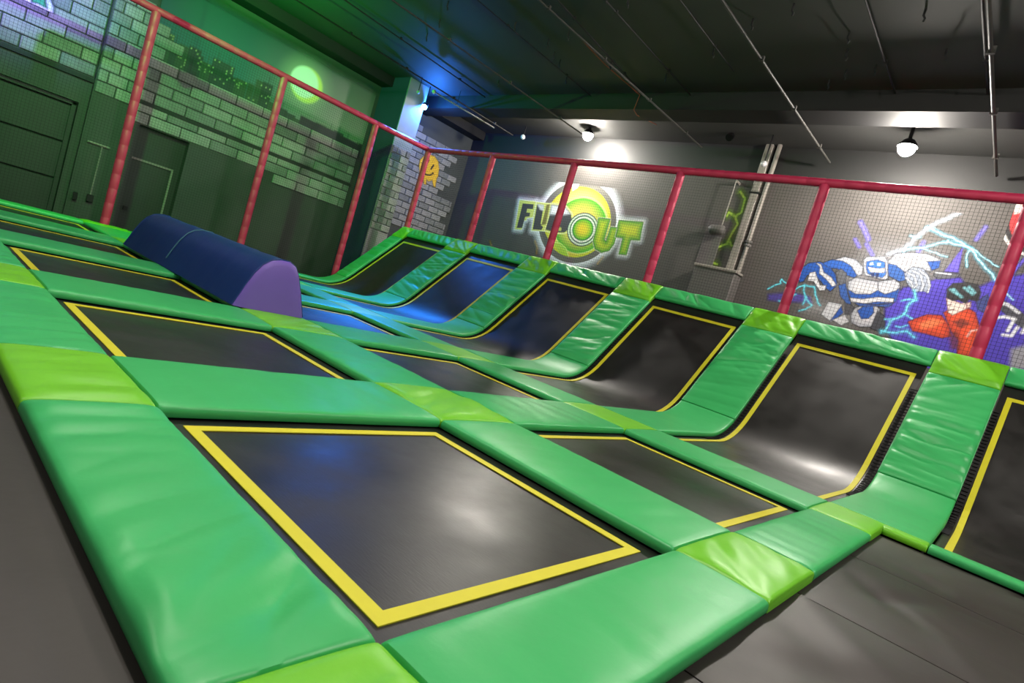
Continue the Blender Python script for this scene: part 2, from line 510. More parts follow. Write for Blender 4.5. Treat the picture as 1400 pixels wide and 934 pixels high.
# gloss wedge across the ring
cv.poly(lg((598, 190), (660, 168), (640, 215), (600, 240)), (235, 235, 235), .03)
cv.poly(ring(.70, (668, 512)), (200, 226, 130), .02)
cv.poly(ring(.665, (664, 516)), (232, 206, 96), .02, grad=((44, 170, 28), .62))
cv.poly(lg((440, 650), (470, 640), (540, 680), (570, 762), (500, 740)), (150, 204, 60), .02, a=.7)
cv.line(lg((440, 650), (500, 655), (550, 700), (568, 765)), .03, (214, 232, 130))
cv.poly(lg((350, 560), (378, 570), (440, 690), (430, 742), (385, 700)), (96, 92, 88), .02)
for o_, i_ in ((Fo, Fi), (Lo, Li), (Po, Pi)):
    cv.poly(o_, (210, 214, 110)); cv.line(o_, .03, (228, 232, 180), closed=True); cv.poly(i_, (70, 68, 68))
cv.poly(lg((392, 350), (424, 344), (392, 505), (352, 512)), (118, 112, 58)); cv.line(lg((420, 345), (385, 515), (350, 515)), .025, (206, 206, 90))
cv.poly(lg((318, 345), (372, 352), (368, 400), (340, 388)), (206, 208, 214), .04)
cv.poly(lg((432, 348), (540, 362), (588, 425), (520, 435), (415, 430)), (222, 224, 232), .05, grad=((170, 172, 182), .12))
cv.poly(lg((490, 525), (512, 535), (508, 560), (486, 556)), (186, 190, 90))
for f_, c_ in ((.41, (52, 70, 70)), (.385, (206, 226, 196)), (.345, (44, 84, 66)), (.315, (226, 236, 216)), (.275, (54, 110, 50))):
    cv.poly(ring(f_, (682, 548)), c_)
cv.poly(ring(.25, (682, 548)), (214, 200, 40), .015, grad=((70, 176, 36), .3))
for o_ in (Uo, To):
    cv.line(o_, .09, (214, 224, 190), closed=True); cv.line(o_, .05, (50, 70, 44), closed=True)
    cv.poly(o_, (192, 200, 38), .012, grad=((78, 156, 40), .26))
for p_ in ([(300, 640), (318, 690), (312, 740)], [(840, 770), (800, 820)], [(-60, 640), (-40, 700), (-20, 720)]):
    cv.line(lg(*p_), .07, (190, 150, 60), .06, .6)
tag(cv.build('painted_logo', 1, YP), 'airbrushed round lime logo reading FLIPOUT on the dark back wall', 'mural')

# --- pair of fighters mural
cv = Canvas(-8.1, 2.6, 3.0, 7.4, .016)
mu = lambda *p: bw(p, 1050, 280, 4.0)
violet = (74, 58, 178)
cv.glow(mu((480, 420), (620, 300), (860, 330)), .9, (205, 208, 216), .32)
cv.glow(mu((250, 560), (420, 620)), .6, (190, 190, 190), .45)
# violet field
cv.poly(mu((640, 540), (740, 455), (880, 420), (960, 395), (1050, 400), (1100, 470), (1180, 440), (1240, 410), (1330, 395), (1400, 380), (1520, 440), (1640, 430), (1760, 520), (1760, 1000), (760, 900), (640, 660)), violet, .05)
cv.poly(mu((965, 365), (1065, 235), (1040, 370)), (92, 78, 190), .03)
cv.poly(mu((1290, 420), (1330, 360), (1400, 290), (1420, 290), (1350, 370), (1320, 420)), (92, 78, 190), .04)
cv.poly(mu((0, 490), (130, 478), (230, 505), (240, 535), (60, 530), (0, 520)), (84, 72, 160), .06, .8)
for p_, w_ in (([(505, 95), (525, 130), (550, 190)], .10), ([(475, 188), (500, 232)], .06), ([(538, 215), (572, 275)], .07), ([(820, 262), (850, 205)], .07), ([(1140, 190), (1190, 122)], .07)):
    cv.line(mu(*p_), w_, (120, 112, 214), .05, .9)
cv.poly(mu((1330, 790), (1400, 770), (1450, 800), (1450, 900), (1320, 900)), (150, 150, 158), .06)
# lightning
def bolt(pts, w=.035, k_=.62, col=(196, 240, 248), g=(96, 205, 235)):
    p = []
    for i in range(len(pts)-1):
        a_, b_ = np.array(pts[i], float), np.array(pts[i+1], float)
        n_ = max(2, int(np.linalg.norm(b_-a_)/28))
        for k in range(n_):
            t_ = k/n_; q_ = a_+(b_-a_)*t_
            if k: q_ = q_+RNG.uniform(-8, 8, 2)
            p.append(tuple(q_))
    p.append(pts[-1]); p = mu(*p); w = w*k_
    cv.glow(p, w*3.4, g, .55); cv.line(p, w, col, .015)
bolt([(660, 270), (740, 245), (800, 185), (870, 130), (960, 85), (1050, 45)], .05, .62, (240, 246, 250), (200, 220, 240))
bolt([(870, 125), (930, 150), (1010, 180), (1110, 240), (1170, 320), (1240, 410)], .05)
bolt([(780, 170), (830, 178)]); bolt([(740, 255), (850, 235), (960, 205), (1060, 222), (1110, 240)], .04)
bolt([(960, 205), (985, 195)]); bolt([(850, 240), (920, 262), (980, 285)], .025)
bolt([(1110, 240), (1085, 290), (1088, 340)], .03); bolt([(1110, 240), (1180, 290), (1260, 340)], .025); bolt([(1290, 465), (1340, 520)], .025)
bolt([(0, 460), (70, 430), (75, 408), (110, 435)], .035, .62, (120, 226, 232)); 
for p_ in ([(140, 470), (200, 440), (205, 500), (240, 550), (170, 580)], [(200, 440), (255, 450), (270, 520), (285, 550)], [(150, 490), (130, 500)], [(205, 500), (190, 545)], [(60, 525), (80, 535)]):
    bolt(p_, .035, .62, (110, 224, 232))
# robot: legs
W_, B_, K_, G_ = (200, 200, 203), (20, 76, 160), (40, 42, 50), (120, 122, 128)
def shape(pts, col, edge=K_, ew=.022, shade=None):
    p = mu(*pts)
    cv.poly(p, col, .015, grad=shade); cv.line(p, ew, edge, .012, .9, closed=True)
shape([(330, 530), (405, 545), (395, 600), (345, 640), (290, 600)], (190, 192, 196))
shape([(400, 555), (412, 590), (360, 635), (342, 632)], B_)
shape([(350, 630), (420, 600), (445, 640), (400, 660)], W_)
shape([(420, 520), (470, 560), (460, 600), (420, 600)], (70, 70, 76))
shape([(450, 600), (475, 565), (530, 545), (585, 548), (612, 570), (605, 630), (570, 668), (500, 668), (455, 645)], W_, shade=((150, 152, 160), .25))
shape([(488, 580), (520, 555), (575, 550), (580, 590), (550, 622), (510, 625)], B_)
shape([(600, 580), (635, 610), (640, 660), (600, 690), (560, 675)], (52, 54, 62))
# far arm and shoulder pile (upper right)
shape([(655, 310), (700, 265), (790, 262), (870, 268), (945, 300), (935, 340), (890, 365), (820, 350), (740, 370), (690, 400), (655, 380)], W_, shade=((160, 164, 172), .2))
shape([(870, 310), (945, 306), (935, 345), (895, 360)], B_)
shape([(650, 320), (700, 330), (750, 370), (760, 410), (720, 420), (660, 390)], (34, 84, 156))
for k in range(7):
    x_ = 690+k*26
    cv.line(mu((x_, 285), (x_+22, 300), (x_+14, 330)), .02, (96, 98, 108), .012)
# clawed hand
shape([(745, 375), (790, 340), (850, 350), (885, 395), (888, 450), (868, 480), (840, 470), (800, 480), (760, 430)], (150, 160, 176))
for q_ in ([(760, 370), (800, 390), (815, 440), (800, 455)], [(790, 360), (835, 385), (850, 440), (838, 470)], [(830, 360), (872, 392), (884, 440), (874, 478)], [(755, 400), (785, 425), (790, 450)]):
    cv.line(mu(*q_), .07, (66, 72, 92), .015); cv.line(mu(*q_), .035, (220, 226, 232), .015)
shape([(905, 385), (925, 365), (1000, 375), (1050, 380), (1030, 400), (930, 408)], (86, 88, 96)); cv.line(mu((920, 372), (1000, 380)), .035, (210, 214, 222))
# near arm
shape([(165, 395), (185, 345), (225, 318), (285, 312), (330, 330), (370, 380), (378, 440), (340, 475), (320, 460), (290, 420), (250, 380), (215, 385), (195, 420), (172, 425)], B_)
shape([(300, 318), (350, 300), (410, 305), (450, 330), (490, 385), (470, 400), (430, 385), (380, 350), (330, 345)], (30, 84, 168))
shape([(360, 300), (420, 285), (480, 300), (520, 340), (515, 380), (490, 390), (455, 335), (410, 308)], W_, shade=((170, 174, 184), .15))
shape([(262, 318), (290, 325), (305, 370), (345, 395), (375, 440), (352, 448), (315, 405), (280, 375), (285, 340)], W_)
shape([(215, 415), (228, 372), (258, 366), (270, 400), (285, 440), (318, 440), (312, 468), (282, 470), (262, 440), (250, 420)], (206, 206, 210))
for q_ in ([(222, 395), (262, 390)], [(220, 410), (266, 408)], [(270, 425), (285, 412)], [(285, 455), (300, 440)]): cv.line(mu(*q_), .018, (90, 92, 100))
shape([(370, 370), (400, 350), (430, 375), (425, 430), (400, 445), (380, 420)], (92, 94, 100))
# torso
shape([(385, 440), (425, 430), (440, 500), (455, 545), (430, 540), (395, 500)], (38, 80, 150))
shape([(440, 420), (480, 398), (600, 420), (690, 408), (722, 430), (720, 470), (680, 500), (560, 505), (470, 500), (436, 470)], W_, shade=((168, 172, 182), .22))
cv.line(mu((600, 425), (604, 470)), .03, (90, 94, 104))
shape([(436, 462), (480, 488), (560, 490), (600, 468), (640, 490), (700, 470), (720, 455), (700, 530), (600, 545), (480, 535), (448, 505)], B_)
shape([(448, 508), (520, 515), (600, 505), (690, 512), (685, 535), (600, 530), (520, 542), (455, 532)], W_)
shape([(470, 535), (600, 548), (690, 536), (660, 560), (580, 555), (500, 555)], (36, 72, 140))
# head
shape([(525, 300), (540, 285), (640, 283), (655, 310), (655, 400), (640, 412), (530, 385), (522, 345)], W_, shade=((186, 190, 200), .08))
shape([(540, 310), (600, 300), (640, 315), (645, 380), (625, 400), (545, 378), (535, 340)], (44, 104, 190))
shape([(545, 340), (600, 350), (640, 345), (635, 372), (560, 368)], (236, 226, 200), ew=.012)
cv.poly(mu((555, 318), (575, 315), (578, 328), (556, 330)), (220, 236, 250)); cv.poly(mu((598, 318), (618, 320), (615, 334), (596, 332)), (220, 236, 250))
shape([(560, 375), (582, 372), (580, 395), (566, 392)], (24, 44, 96), ew=.01); shape([(590, 372), (608, 376), (600, 400), (588, 396)], (24, 44, 96), ew=.01)
bolt([(800, 470), (810, 520), (760, 560), (740, 600), (690, 625), (660, 660), (620, 700)], .05, .62, (120, 226, 236))
bolt([(810, 520), (730, 525)], .03, .62, (120, 226, 236)); bolt([(740, 600), (790, 625)], .03, .62, (120, 226, 236)); bolt([(620, 690), (700, 700), (760, 690), (800, 725)], .06, .62, (110, 214, 236))
bolt([(690, 625), (640, 625)], .03, .62, (120, 226, 236)); bolt([(760, 660), (700, 665)], .03, .62, (110, 214, 236))
# figure in orange-red with dark hair
O_ = (222, 76, 34)
shape([(765, 640), (800, 625), (870, 600), (950, 605), (990, 660), (1000, 720), (950, 730), (860, 705), (790, 690)], O_, (90, 26, 16), shade=((168, 46, 24), .2))
cv.poly(mu((830, 650), (900, 622), (960, 640), (900, 672), (840, 678)), (240, 120, 70), .05)
shape([(960, 590), (1010, 560), (1090, 560), (1135, 590), (1160, 680), (1150, 740), (1140, 830), (1030, 830), (1040, 740), (1000, 690)], O_, (90, 26, 16), shade=((170, 48, 24), .2))
cv.poly(mu((1010, 640), (1060, 620), (1110, 650), (1050, 680)), (80, 30, 30), .04, .8)
cv.poly(mu((985, 700), (1040, 690), (1045, 790), (1000, 790)), (100, 30, 28), .05, .8)
cv.line(mu((1090, 720), (1110, 690), (1140, 685)), .04, (238, 190, 180), .02)
shape([(975, 510), (1000, 520), (1060, 540), (1090, 530), (1085, 570), (1040, 590), (1010, 605), (985, 590)], (232, 210, 200), (110, 60, 56))
cv.line(mu((990, 578), (1020, 572)), .025, (60, 24, 24)); cv.line(mu((985, 548), (1005, 545)), .02, (70, 40, 40))
shape([(1085, 540), (1110, 530), (1108, 560), (1090, 568)], (222, 196, 186), (110, 60, 56))
shape([(975, 505), (980, 460), (1010, 430), (1080, 425), (1150, 440), (1165, 480), (1150, 530), (1100, 520), (1080, 540), (1040, 520), (1010, 525)], (38, 36, 40))
for q_ in ([(1000, 465), (1060, 505)], [(1015, 462), (1040, 490)], [(1075, 455), (1120, 490)], [(1100, 450), (1130, 480)]): cv.line(mu(*q_), .05, (120, 190, 200), .03)
shape([(1140, 530), (1200, 490), (1220, 540), (1180, 590), (1145, 570)], (56, 66, 128))
# grey claw at the right
shape([(1235, 540), (1290, 525), (1350, 560), (1400, 600), (1440, 640), (1400, 680), (1340, 640), (1290, 590)], (70, 70, 80))
for q_ in ([(1225, 655), (1235, 622), (1290, 612), (1350, 625)], [(1285, 712), (1330, 718), (1365, 670)], [(1310, 690), (1340, 640)], [(1390, 700), (1420, 650)], [(1250, 535), (1310, 545), (1370, 590)]):
    cv.line(mu(*q_), .075, (226, 228, 234), .02)
cv.al *= np.clip((2.4-cv.A)/1.8, 0, 1)
tag(cv.build('painted_mural', 1, YP), 'airbrushed blue and white robot and red-suited figure with lightning on violet', 'mural')

# --- white and red round emblem cut by the right picture edge
cv = Canvas(-1.5, 1.2, 5.0, 8.0, .02)
em = lambda *p: bw(p, 1330, 230, 3.457)
e1, e2 = em((194, 150), (240, 405)); er = 1.02
mid_ = (e1+e2)/2; hv = (e2-e1)/2; hl = math.sqrt(max(.05, er*er-hv@hv)); nrm = np.array([-hv[1], hv[0]])/np.linalg.norm(hv)
ec = mid_+nrm*hl*(1 if nrm[0] > 0 else -1)
cc = lambda r: [(ec[0]+r*math.cos(2*math.pi*i/48), ec[1]+r*math.sin(2*math.pi*i/48)) for i in range(48)]
cv.poly(cc(er+.04), (222, 218, 214), .02); cv.poly(cc(er-.03), (40, 38, 40), .02)
cv.poly(cc(er-.16), (186, 48, 52), .02); cv.poly(cc(er-.42), (206, 200, 196), .02); cv.poly(cc(er-.5), (186, 48, 52), .02)
cv.poly(em((196, 150), (236, 150), (232, 210), (196, 218)), (206, 198, 192), .02)
tag(cv.build('painted_emblem', 1, YP), 'white-rimmed red emblem painted at the right end of back wall', 'mural')

# --- lime lightning by the pipes
cv = Canvas(-10.6, -7.0, 3.2, 7.7, .02)
pl = lambda *p: bw(p, 920, 170, 3.737)
for p_ in ([(345, 345), (368, 380), (350, 450), (318, 470), (285, 450), (275, 470)], [(318, 470), (330, 510), (300, 560), (275, 610), (215, 635), (180, 690), (175, 710)], [(290, 600), (300, 620)], [(185, 700), (225, 715)], [(220, 760), (170, 810), (180, 850), (215, 890)]):
    cv.glow(pl(*p_), .22, (130, 170, 40), .7); cv.line(pl(*p_), .045, (190, 214, 90), .03, .9)
tag(cv.build('painted_lightning', 1, YP), 'lime green painted lightning behind the wall pipes', 'mural')

# --- skyline, moon and night sky on the left wall
XP = LWX+.012
def lw(pts, ox=0, oy=0, sc=1.0):
    p = np.asarray(pts, float)
    q = survey(np.stack([ox+p[:, 0]/sc, oy+p[:, 1]/sc], -1), 0, XP)
    return q[:, [1, 2]]
cv = Canvas(5.55, 13.95, 5.4, 8.45, .022)
t_ = np.clip((cv.A-8.5)/5, 0, 1)[..., None]
up_ = np.clip((cv.Z-6.0)/2.4, 0, 1)[..., None]
skyc = lin((26, 84, 96))*(1-t_)+lin((150, 142, 134))*t_
skyc = skyc*(1-up_*.6)+lin((14, 40, 60))*up_*.6
cv.rgb[:] = skyc; cv.al[:] = np.clip((8.42-cv.Z)/.3, 0, 1)*np.clip((cv.A-5.57)/.05, 0, 1)
moon = survey(np.array((418., 115.)), 0, XP)[1:]
circ = lambda c, r, n=40: [(c[0]+r*math.cos(2*math.pi*i/n), c[1]+r*math.sin(2*math.pi*i/n)) for i in range(n)]
cv.glow(circ(moon, .55), .8, (150, 160, 140), .8, True)
cv.poly(circ((moon[0]+.06, moon[1]-.02), .66), (206, 206, 110), .06)
cv.poly(circ((moon[0]-.06, moon[1]+.05), .58), (214, 220, 222), .05)
rb = np.random.RandomState(3)
y = 5.6
while y < 13.9:
    w = rb.uniform(.18, .5); h = rb.uniform(.15, .95)
    if y > 11.4: h *= .5
    if y < 6.9: h = rb.uniform(.7, 1.3)
    c = (22, 44, 40) if rb.rand() < .6 else (40, 62, 40)
    cv.poly([(y, 5.3), (y+w, 5.3), (y+w, 5.66+h), (y, 5.66+h)], c, .02, .92)
    if rb.rand() < .4: cv.line([(y+w/2, 5.66+h), (y+w/2, 5.9+h)], .02, c, .012)
    for a_ in np.arange(y+.05, y+w-.04, .075):
        for b_ in np.arange(5.75, 5.6+h, .09):
            if rb.rand() < .15:
                cv.poly([(a_, b_), (a_+.04, b_), (a_+.04, b_+.05), (a_, b_+.05)], (176, 178, 132), .012, .8)
    y += w*rb.uniform(.75, 1.2)
cv.poly([(11.0, 5.4), (13.95, 5.4), (13.95, 5.95), (11.0, 6.02)], (34, 34, 44), .03)
tag(cv.build('painted_skyline', 0, XP), 'painted night city skyline with big pale moon above brick courses', 'mural')
# --- smiley
XS = LWX+.075
cv = Canvas(16.6, 18.9, 4.8, 7.6, .016)
def sm(*p):
    p = np.asarray(p, float); q = survey(np.stack([480+p[:, 0]*.257, 90+p[:, 1]*.257], -1), 0, XS); return q[:, [1, 2]]
yel = (238, 190, 40)
cv.poly(sm((362, 530), (368, 500), (385, 482), (415, 472), (445, 482), (464, 510), (468, 545), (462, 590), (455, 600), (448, 645), (438, 640), (432, 608), (412, 615), (402, 605), (398, 632), (388, 628), (386, 600), (366, 575)), yel, .05)
cv.line(sm((404, 520), (414, 502)), .1, (60, 44, 20)); cv.line(sm((426, 548), (438, 530)), .1, (60, 44, 20))
cv.line(sm((385, 568), (400, 580), (420, 582), (436, 572)), .075, (60, 44, 20)); cv.line(sm((434, 566), (440, 578)), .035, (60, 44, 20)); cv.line(sm((372, 515), (380, 520)), .03, (60, 44, 20))
tag(cv.build('painted_smiley', 0, XS), 'yellow dripping smiley face sprayed on the brick by corner', 'mural')
# --- graffiti tip at the upper left
XG = LWX+.075
cv = Canvas(1.6, 4.2, 5.6, 8.2, .02)
gr = lambda *p: survey(np.array(p, float)/6.364, 0, XG)[:, [1, 2]]
cv.poly(gr((190, -90), (200, 60), (330, 85), (460, 185), (470, 60), (420, -90)), (48, 40, 90), .08)
cv.poly(gr((200, -80), (205, 60), (320, 75), (455, 175), (460, 60), (400, -80)), (214, 206, 226), .03)
cv.poly(gr((250, -80), (270, 25), (330, 35), (415, 80), (405, 0), (380, -80)), (40, 40, 60), .03)
cv.poly(gr((275, -80), (290, 15), (335, 25), (390, 65), (385, 0), (360, -80)), (52, 150, 110), .03)
tag(cv.build('painted_graffiti', 0, XG), 'white outlined graffiti letter tip painted high on left wall', 'mural')

# ---------------------------------------------------------------- pads
def make_pad(name, path, norms, across, width, th, mat, label, cat='pad', group=None, wr=.0, wdir=0.0, seed=0, parts=None, endround=.03, into=None):
    """soft pad swept along path; across = unit vector over the width"""
    rs = np.random.RandomState(seed)
    path = np.asarray(path, float); norms = np.asarray(norms, float); ac = np.asarray(across, float)
    seg = np.r_[0, np.cumsum(np.linalg.norm(np.diff(path, axis=0), axis=1))]
    Ln = seg[-1]
    n = max(6, int(Ln/(.035 if wr > .015 else .06)))
    ss = np.r_[0, endround*.25, endround, np.linspace(endround, Ln-endround, n)[1:-1], Ln-endround, Ln-endround*.25, Ln]
    hf = np.r_[.80, .96, 1, np.ones(n-2), 1, .96, .80]
    nt = 26 if wr > .015 else 14
    r = min(.035, width*.2)
    cs = [(-width/2+.008, 0), (-width/2, th*.12), (-width/2-.004, th*.45), (-width/2, th*.82), (-width/2+r*.3, th*.96)]
    cs += [(a, th) for a in np.linspace(-width/2+r, width/2-r, nt)]
    cs += [(width/2-r*.3, th*.96), (width/2, th*.82), (width/2+.004, th*.45), (width/2, th*.12), (width/2-.008, 0)]
    cs = np.array(cs); m = len(cs)
    waves = []
    for _ in range(14):
        ang = wdir+rs.normal(0, .24); fr = rs.uniform(6, 30)
        waves.append((math.cos(ang)*fr, math.sin(ang)*fr, rs.uniform(0, 6.28), rs.uniform(.3, 1)*8/fr, rs.uniform(0, Ln), rs.uniform(.25, .8)))
    V = []
    for s_, h_ in zip(ss, hf):
        p = np.array([np.interp(s_, seg, path[:, i]) for i in range(3)])
        nn = np.array([np.interp(s_, seg, norms[:, i]) for i in range(3)]); nn /= np.linalg.norm(nn)
        for a, b in cs:
            hh = b*h_ if b > 0 else 0
            if b > th*.9 and wr > 0:
                dsp = 0
                for kx, ky, ph, am, c0, sp in waves:
                    dsp += am*math.exp(-((s_-c0)/sp)**2)*(abs(math.sin(.5*(kx*s_+ky*a)+ph))**.6-.5)
                edge = min(1, (width/2-abs(a))/.12+.25)*min(1, s_/.12+.1, (Ln-s_)/.12+.1)
                hh += wr*dsp*edge
            if b >= th*.99:   # gentle crown
                hh += .010*(1-(2*a/width)**4)
            V.append(p+ac*a+nn*hh)
    Fc = []
    k = len(ss)
    for i in range(k-1):
        for j in range(m):
            j2 = (j+1) % m
            Fc.append((i*m+j, i*m+j2, (i+1)*m+j2, (i+1)*m+j))
    Fc.append(tuple(range(m-1, -1, -1))); Fc.append(tuple((k-1)*m+j for j in range(m)))
    # orientation: flip if top faces down
    V = np.array(V)
    f0 = Fc[(k//2)*m+m//2]; e1 = V[f0[1]]-V[f0[0]]; e2 = V[f0[2]]-V[f0[0]]
    if np.dot(np.cross(e1, e2), norms[len(norms)//2]) < 0: Fc = [f[::-1] for f in Fc]
    org = path[0]*.5+path[-1]*.5; org = np.array([org[0], org[1], min(path[0][2], path[-1][2])])
    if into is not None:
        return mesh(name, V, Fc, mat, into, smooth=True)
    if parts is None:
        o = mesh(name, V, Fc, mat, origin=org, smooth=True)
        return tag(o, label, cat, group)
    t = thing(name, org, label, cat, group)
    mesh('cover', V, Fc, mat, t, smooth=True)
    return t

ZB = .012                     # pad underside
TKP = PT-ZB
UPV = (0, 0, 1)
sd = [100]
def pad_x(x0, x1, y0, y1, mat, label, group, wr=.006, wdir=0.0, z=ZB):      # long axis along X
    sd[0] += 1
    return make_pad('frame_pad', [(x0, (y0+y1)/2, z), (x1, (y0+y1)/2, z)], [UPV, UPV], (0, 1, 0), y1-y0, TKP, mat, label, 'pad', group, wr, wdir, sd[0])
def pad_y(x0, x1, y0, y1, mat, label, group, wr=.006, wdir=0.0, z=ZB):      # long axis along Y
    sd[0] += 1
    return make_pad('frame_pad', [((x0+x1)/2, y0, z), ((x0+x1)/2, y1, z)], [UPV, UPV], (1, 0, 0), x1-x0, TKP, mat, label, 'pad', group, wr, wdir, sd[0])

NTH = ['nearest', 'second', 'third', 'fourth', 'farthest']
RTH = ['second ramp from the right', 'third ramp from the right', 'fourth ramp from the right', 'second ramp from the left', 'leftmost ramp']
GP = .012
def gname(j, row):
    if j == 0: return 'at right end of %s' % row
    if j == 5: return 'at left fence end of %s' % row
    return 'between %s and %s beds of %s' % (NTH[j-1], NTH[j], row)
RN = ['rightmost', 'second', 'third', 'fourth', 'fifth', 'leftmost']
def rname(j):
    if j == -1: return 'at the right side of rightmost ramp'
    if j == 5: return 'at the fence side of leftmost ramp'
    return 'between %s and %s ramps from right' % (RN[j], RN[j+1])

def edge_gap(j):
    """strip for the flat rows: the right border is narrower"""
    if j == 0: return (Rk(0)+.18, -.82)
    return gap(j)

for k in range(5):
    x0, x1 = edge_gap(k+1)[1]+GP, edge_gap(k)[0]-GP
    pad_x(x0, x1, YF0, YF1, MT['green'], 'long green border pad before the %s bed of the front row' % NTH[k], 'front border pads', .04, .25)
    pad_x(x0, x1, YM0, YM1, MT['green'], 'long green pad between %s front-row bed and bed behind it' % NTH[k], 'pads between the two flat rows', .014)
    pad_x(x0, x1, YN0, YN1, MT['green'], 'long green pad at the foot of the %s' % RTH[k], 'pads at the foot of the ramps', .012)
for j in range(6):
    a, b = edge_gap(j)
    pad_x(a, b, YF0, YF1, MT['lime'], 'lime front border pad %s' % gname(j, 'front row'), 'lime corner pads', .03, .1)
    pad_y(a, b, YF1+GP, YM0-GP, MT['green'], 'green side pad %s' % gname(j, 'front row'), 'side pads of the front row', .014)
    pad_x(a, b, YM0, YM1, MT['lime'], 'lime crossing pad behind front row, %s' % gname(j, 'front row'), 'lime corner pads', .024, .6)
    pad_y(a, b, YM1+GP, YN0-GP, MT['green'], 'green side pad %s' % gname(j, 'middle row'), 'side pads of the middle row', .014)
    if j == 0:
        t = make_pad('frame_pad', [(a, (YN0+YN1)/2, ZB), (b, (YN0+YN1)/2, ZB)], [UPV, UPV], (0, 1, 0), YN1-YN0, TKP, MT['lime'], 'lime pad at foot of ramps, %s' % gname(j, 'middle row'), 'pad', 'lime corner pads', .010, 0, 901, parts=True)
        make_pad('cover', [(b-.03, (8.86+YN1)/2, ZB), (gap(0)[1], (8.86+YN1)/2, ZB)], [UPV, UPV], (0, 1, 0), YN1-8.86, TKP, MT['lime'], None, None, None, .004, 0, 902, into=t)
    else:
        pad_x(a, b, YN0, YN1, MT['lime'], 'lime pad at foot of ramps, %s' % gname(j, 'middle row'), 'lime corner pads', .010)
pad_x(gap(0)[1]+GP, 2.35, 8.86, YN1, MT['green'], 'narrow green pad at the foot of the rightmost ramp', 'pads at the foot of the ramps', .004)

def ramp_path(x, s0, s1, off, n=24):
    P_, N_ = [], []
    for s in np.linspace(s0, s1, n):
        (y, z), (ny, nz) = ramp(s)
        P_.append((x, y+ny*off, z+nz*off)); N_.append((0, ny, nz))
    return P_, N_
SA, SB = s_of_y(YN1+GP), s_of_y(12.55)
SR, ST = s_of_y(14.58), s_of_y(YRIDGE)
for j in range(-1, 6):
    a, b = gap(j) if j >= 0 else (2.35, 3.3)
    xc, w = (a+b)/2, b-a
    if j == 5: xc, w = (a+b)/2+.0, b-a
    P_, N_ = ramp_path(xc, SA, SB, ZB)
    sd[0] += 1
    make_pad('ramp_pad', P_, N_, (1, 0, 0), w, TKP, MT['green'], 'flat green bottom pad %s' % rname(j), 'pad', 'bottom pads between the ramps', .005, 0, sd[0])
    P_, N_ = ramp_path(xc, SB+GP, SR-GP, ZB+.01)
    sd[0] += 1
    t = make_pad('ramp_pad', P_, N_, (1, 0, 0), w, TKP, MT['green'], 'wrinkled green sloping pad %s' % rname(j), 'pad', 'sloping pads between the ramps', .075, 0.0, sd[0], parts=True)
    # stitched cross seam low on the cover
    m_ = MB(); (y, z), (ny, nz) = ramp(SB+.62)
    m_.tube([(xc-w/2+.02, y+ny*(PT+.012), z+nz*(PT+.012)), (xc, y+ny*(PT+.022), z+nz*(PT+.022)), (xc+w/2-.02, y+ny*(PT+.012), z+nz*(PT+.012))], .011, 6)
    m_.build('seam', MT['green'], t)
    for sx in (-1, 1):
        q_ = ramp_path(xc+sx*(w/2-.008), SB+GP+.03, SR-GP-.03, PT-.002, 20)[0]
        MB().tube(q_, .011, 6).build('edge_tube', MT['edge_tube'], t, smooth=True)  # pad edges as tubes, paler green to carry the lit side faces
    P_, N_ = ramp_path(xc, SR, ST, ZB+.01)
    sd[0] += 1
    make_pad('ridge_pad', P_, N_, (1, 0, 0), w, TKP, MT['lime'], 'lime ridge pad on top, %s' % rname(j), 'pad', 'lime ridge pads', .05, .7, sd[0])
for k in range(-1, 5):
    x0 = gap(k+1)[1]+GP
    x1 = (gap(k)[0] if k >= 0 else 2.35)-GP
    s0_ = s_of_y(14.74)
    (y, z), (ny, nz) = ramp((s0_+ST)/2)
    dy, dz = math.cos(TH), math.sin(TH)
    sd[0] += 1
    make_pad('ridge_pad', [(x0, y+ny*.02, z+nz*.02), (x1, y+ny*.02, z+nz*.02)], [(0, ny, nz)]*2, (0, dy, dz), ST-s0_, TKP, MT['green'],
             'wrinkled green ridge pad along the top of the %s' % (['rightmost ramp']+RTH)[k+1], 'pad', 'green ridge pads', .065, .75, sd[0])

# ---------------------------------------------------------------- trampolines
TW = .088
def strip(p0, p1, wv, w, up, th, mb):
    """flat tape along a polyline"""
def flat_trampoline(k, y0, y1, label, group):
    l, r = Lk(k), Rk(k)
    t = thing('trampoline', ((l+r)/2, (y0+y1)/2, -.12), label, 'trampoline', group)
    ex = .16
    n = 22
    v = []; f = []
    for i in range(n+1):
        for j in range(n+1):
            u, w = i/n, j/n
            sag = -.012*math.sin(math.pi*u)*math.sin(math.pi*w)
            v.append((l-ex+(r-l+2*ex)*u, y0-ex+(y1-y0+2*ex)*w, sag-.004))
    for i in range(n):
        for j in range(n): f.append((i*(n+1)+j, (i+1)*(n+1)+j, (i+1)*(n+1)+j+1, i*(n+1)+j+1))
    mesh('bed', v, f, MT['bed'], t, smooth=True)
    m_ = MB()
    for (a, b) in (((l-ex, y0-ex), (r+ex, y0-ex+.07)), ((l-ex, y1+ex-.07), (r+ex, y1+ex)), ((l-ex, y0-ex), (l-ex+.07, y1+ex)), ((r+ex-.07, y0-ex), (r+ex, y1+ex))):
        m_.box((a[0], a[1], -.12), (b[0], b[1], -.012))
    m_.build('frame', MT['steel'], t)
    z0, z1 = -.003, .004
    MB().box((l, y0, z0), (l+TW, y1, z1)).build('border_tape', MT['tape'], t)
    MB().box((r-TW, y0, z0), (r, y1, z1)).build('border_tape', MT['tape'], t)
    MB().box((l+TW, y0, z0), (r-TW, y0+TW, z1)).build('border_tape', MT['tape'], t)
    MB().box((l+TW, y1-TW, z0), (r-TW, y1, z1)).build('border_tape', MT['tape'], t)
    return t
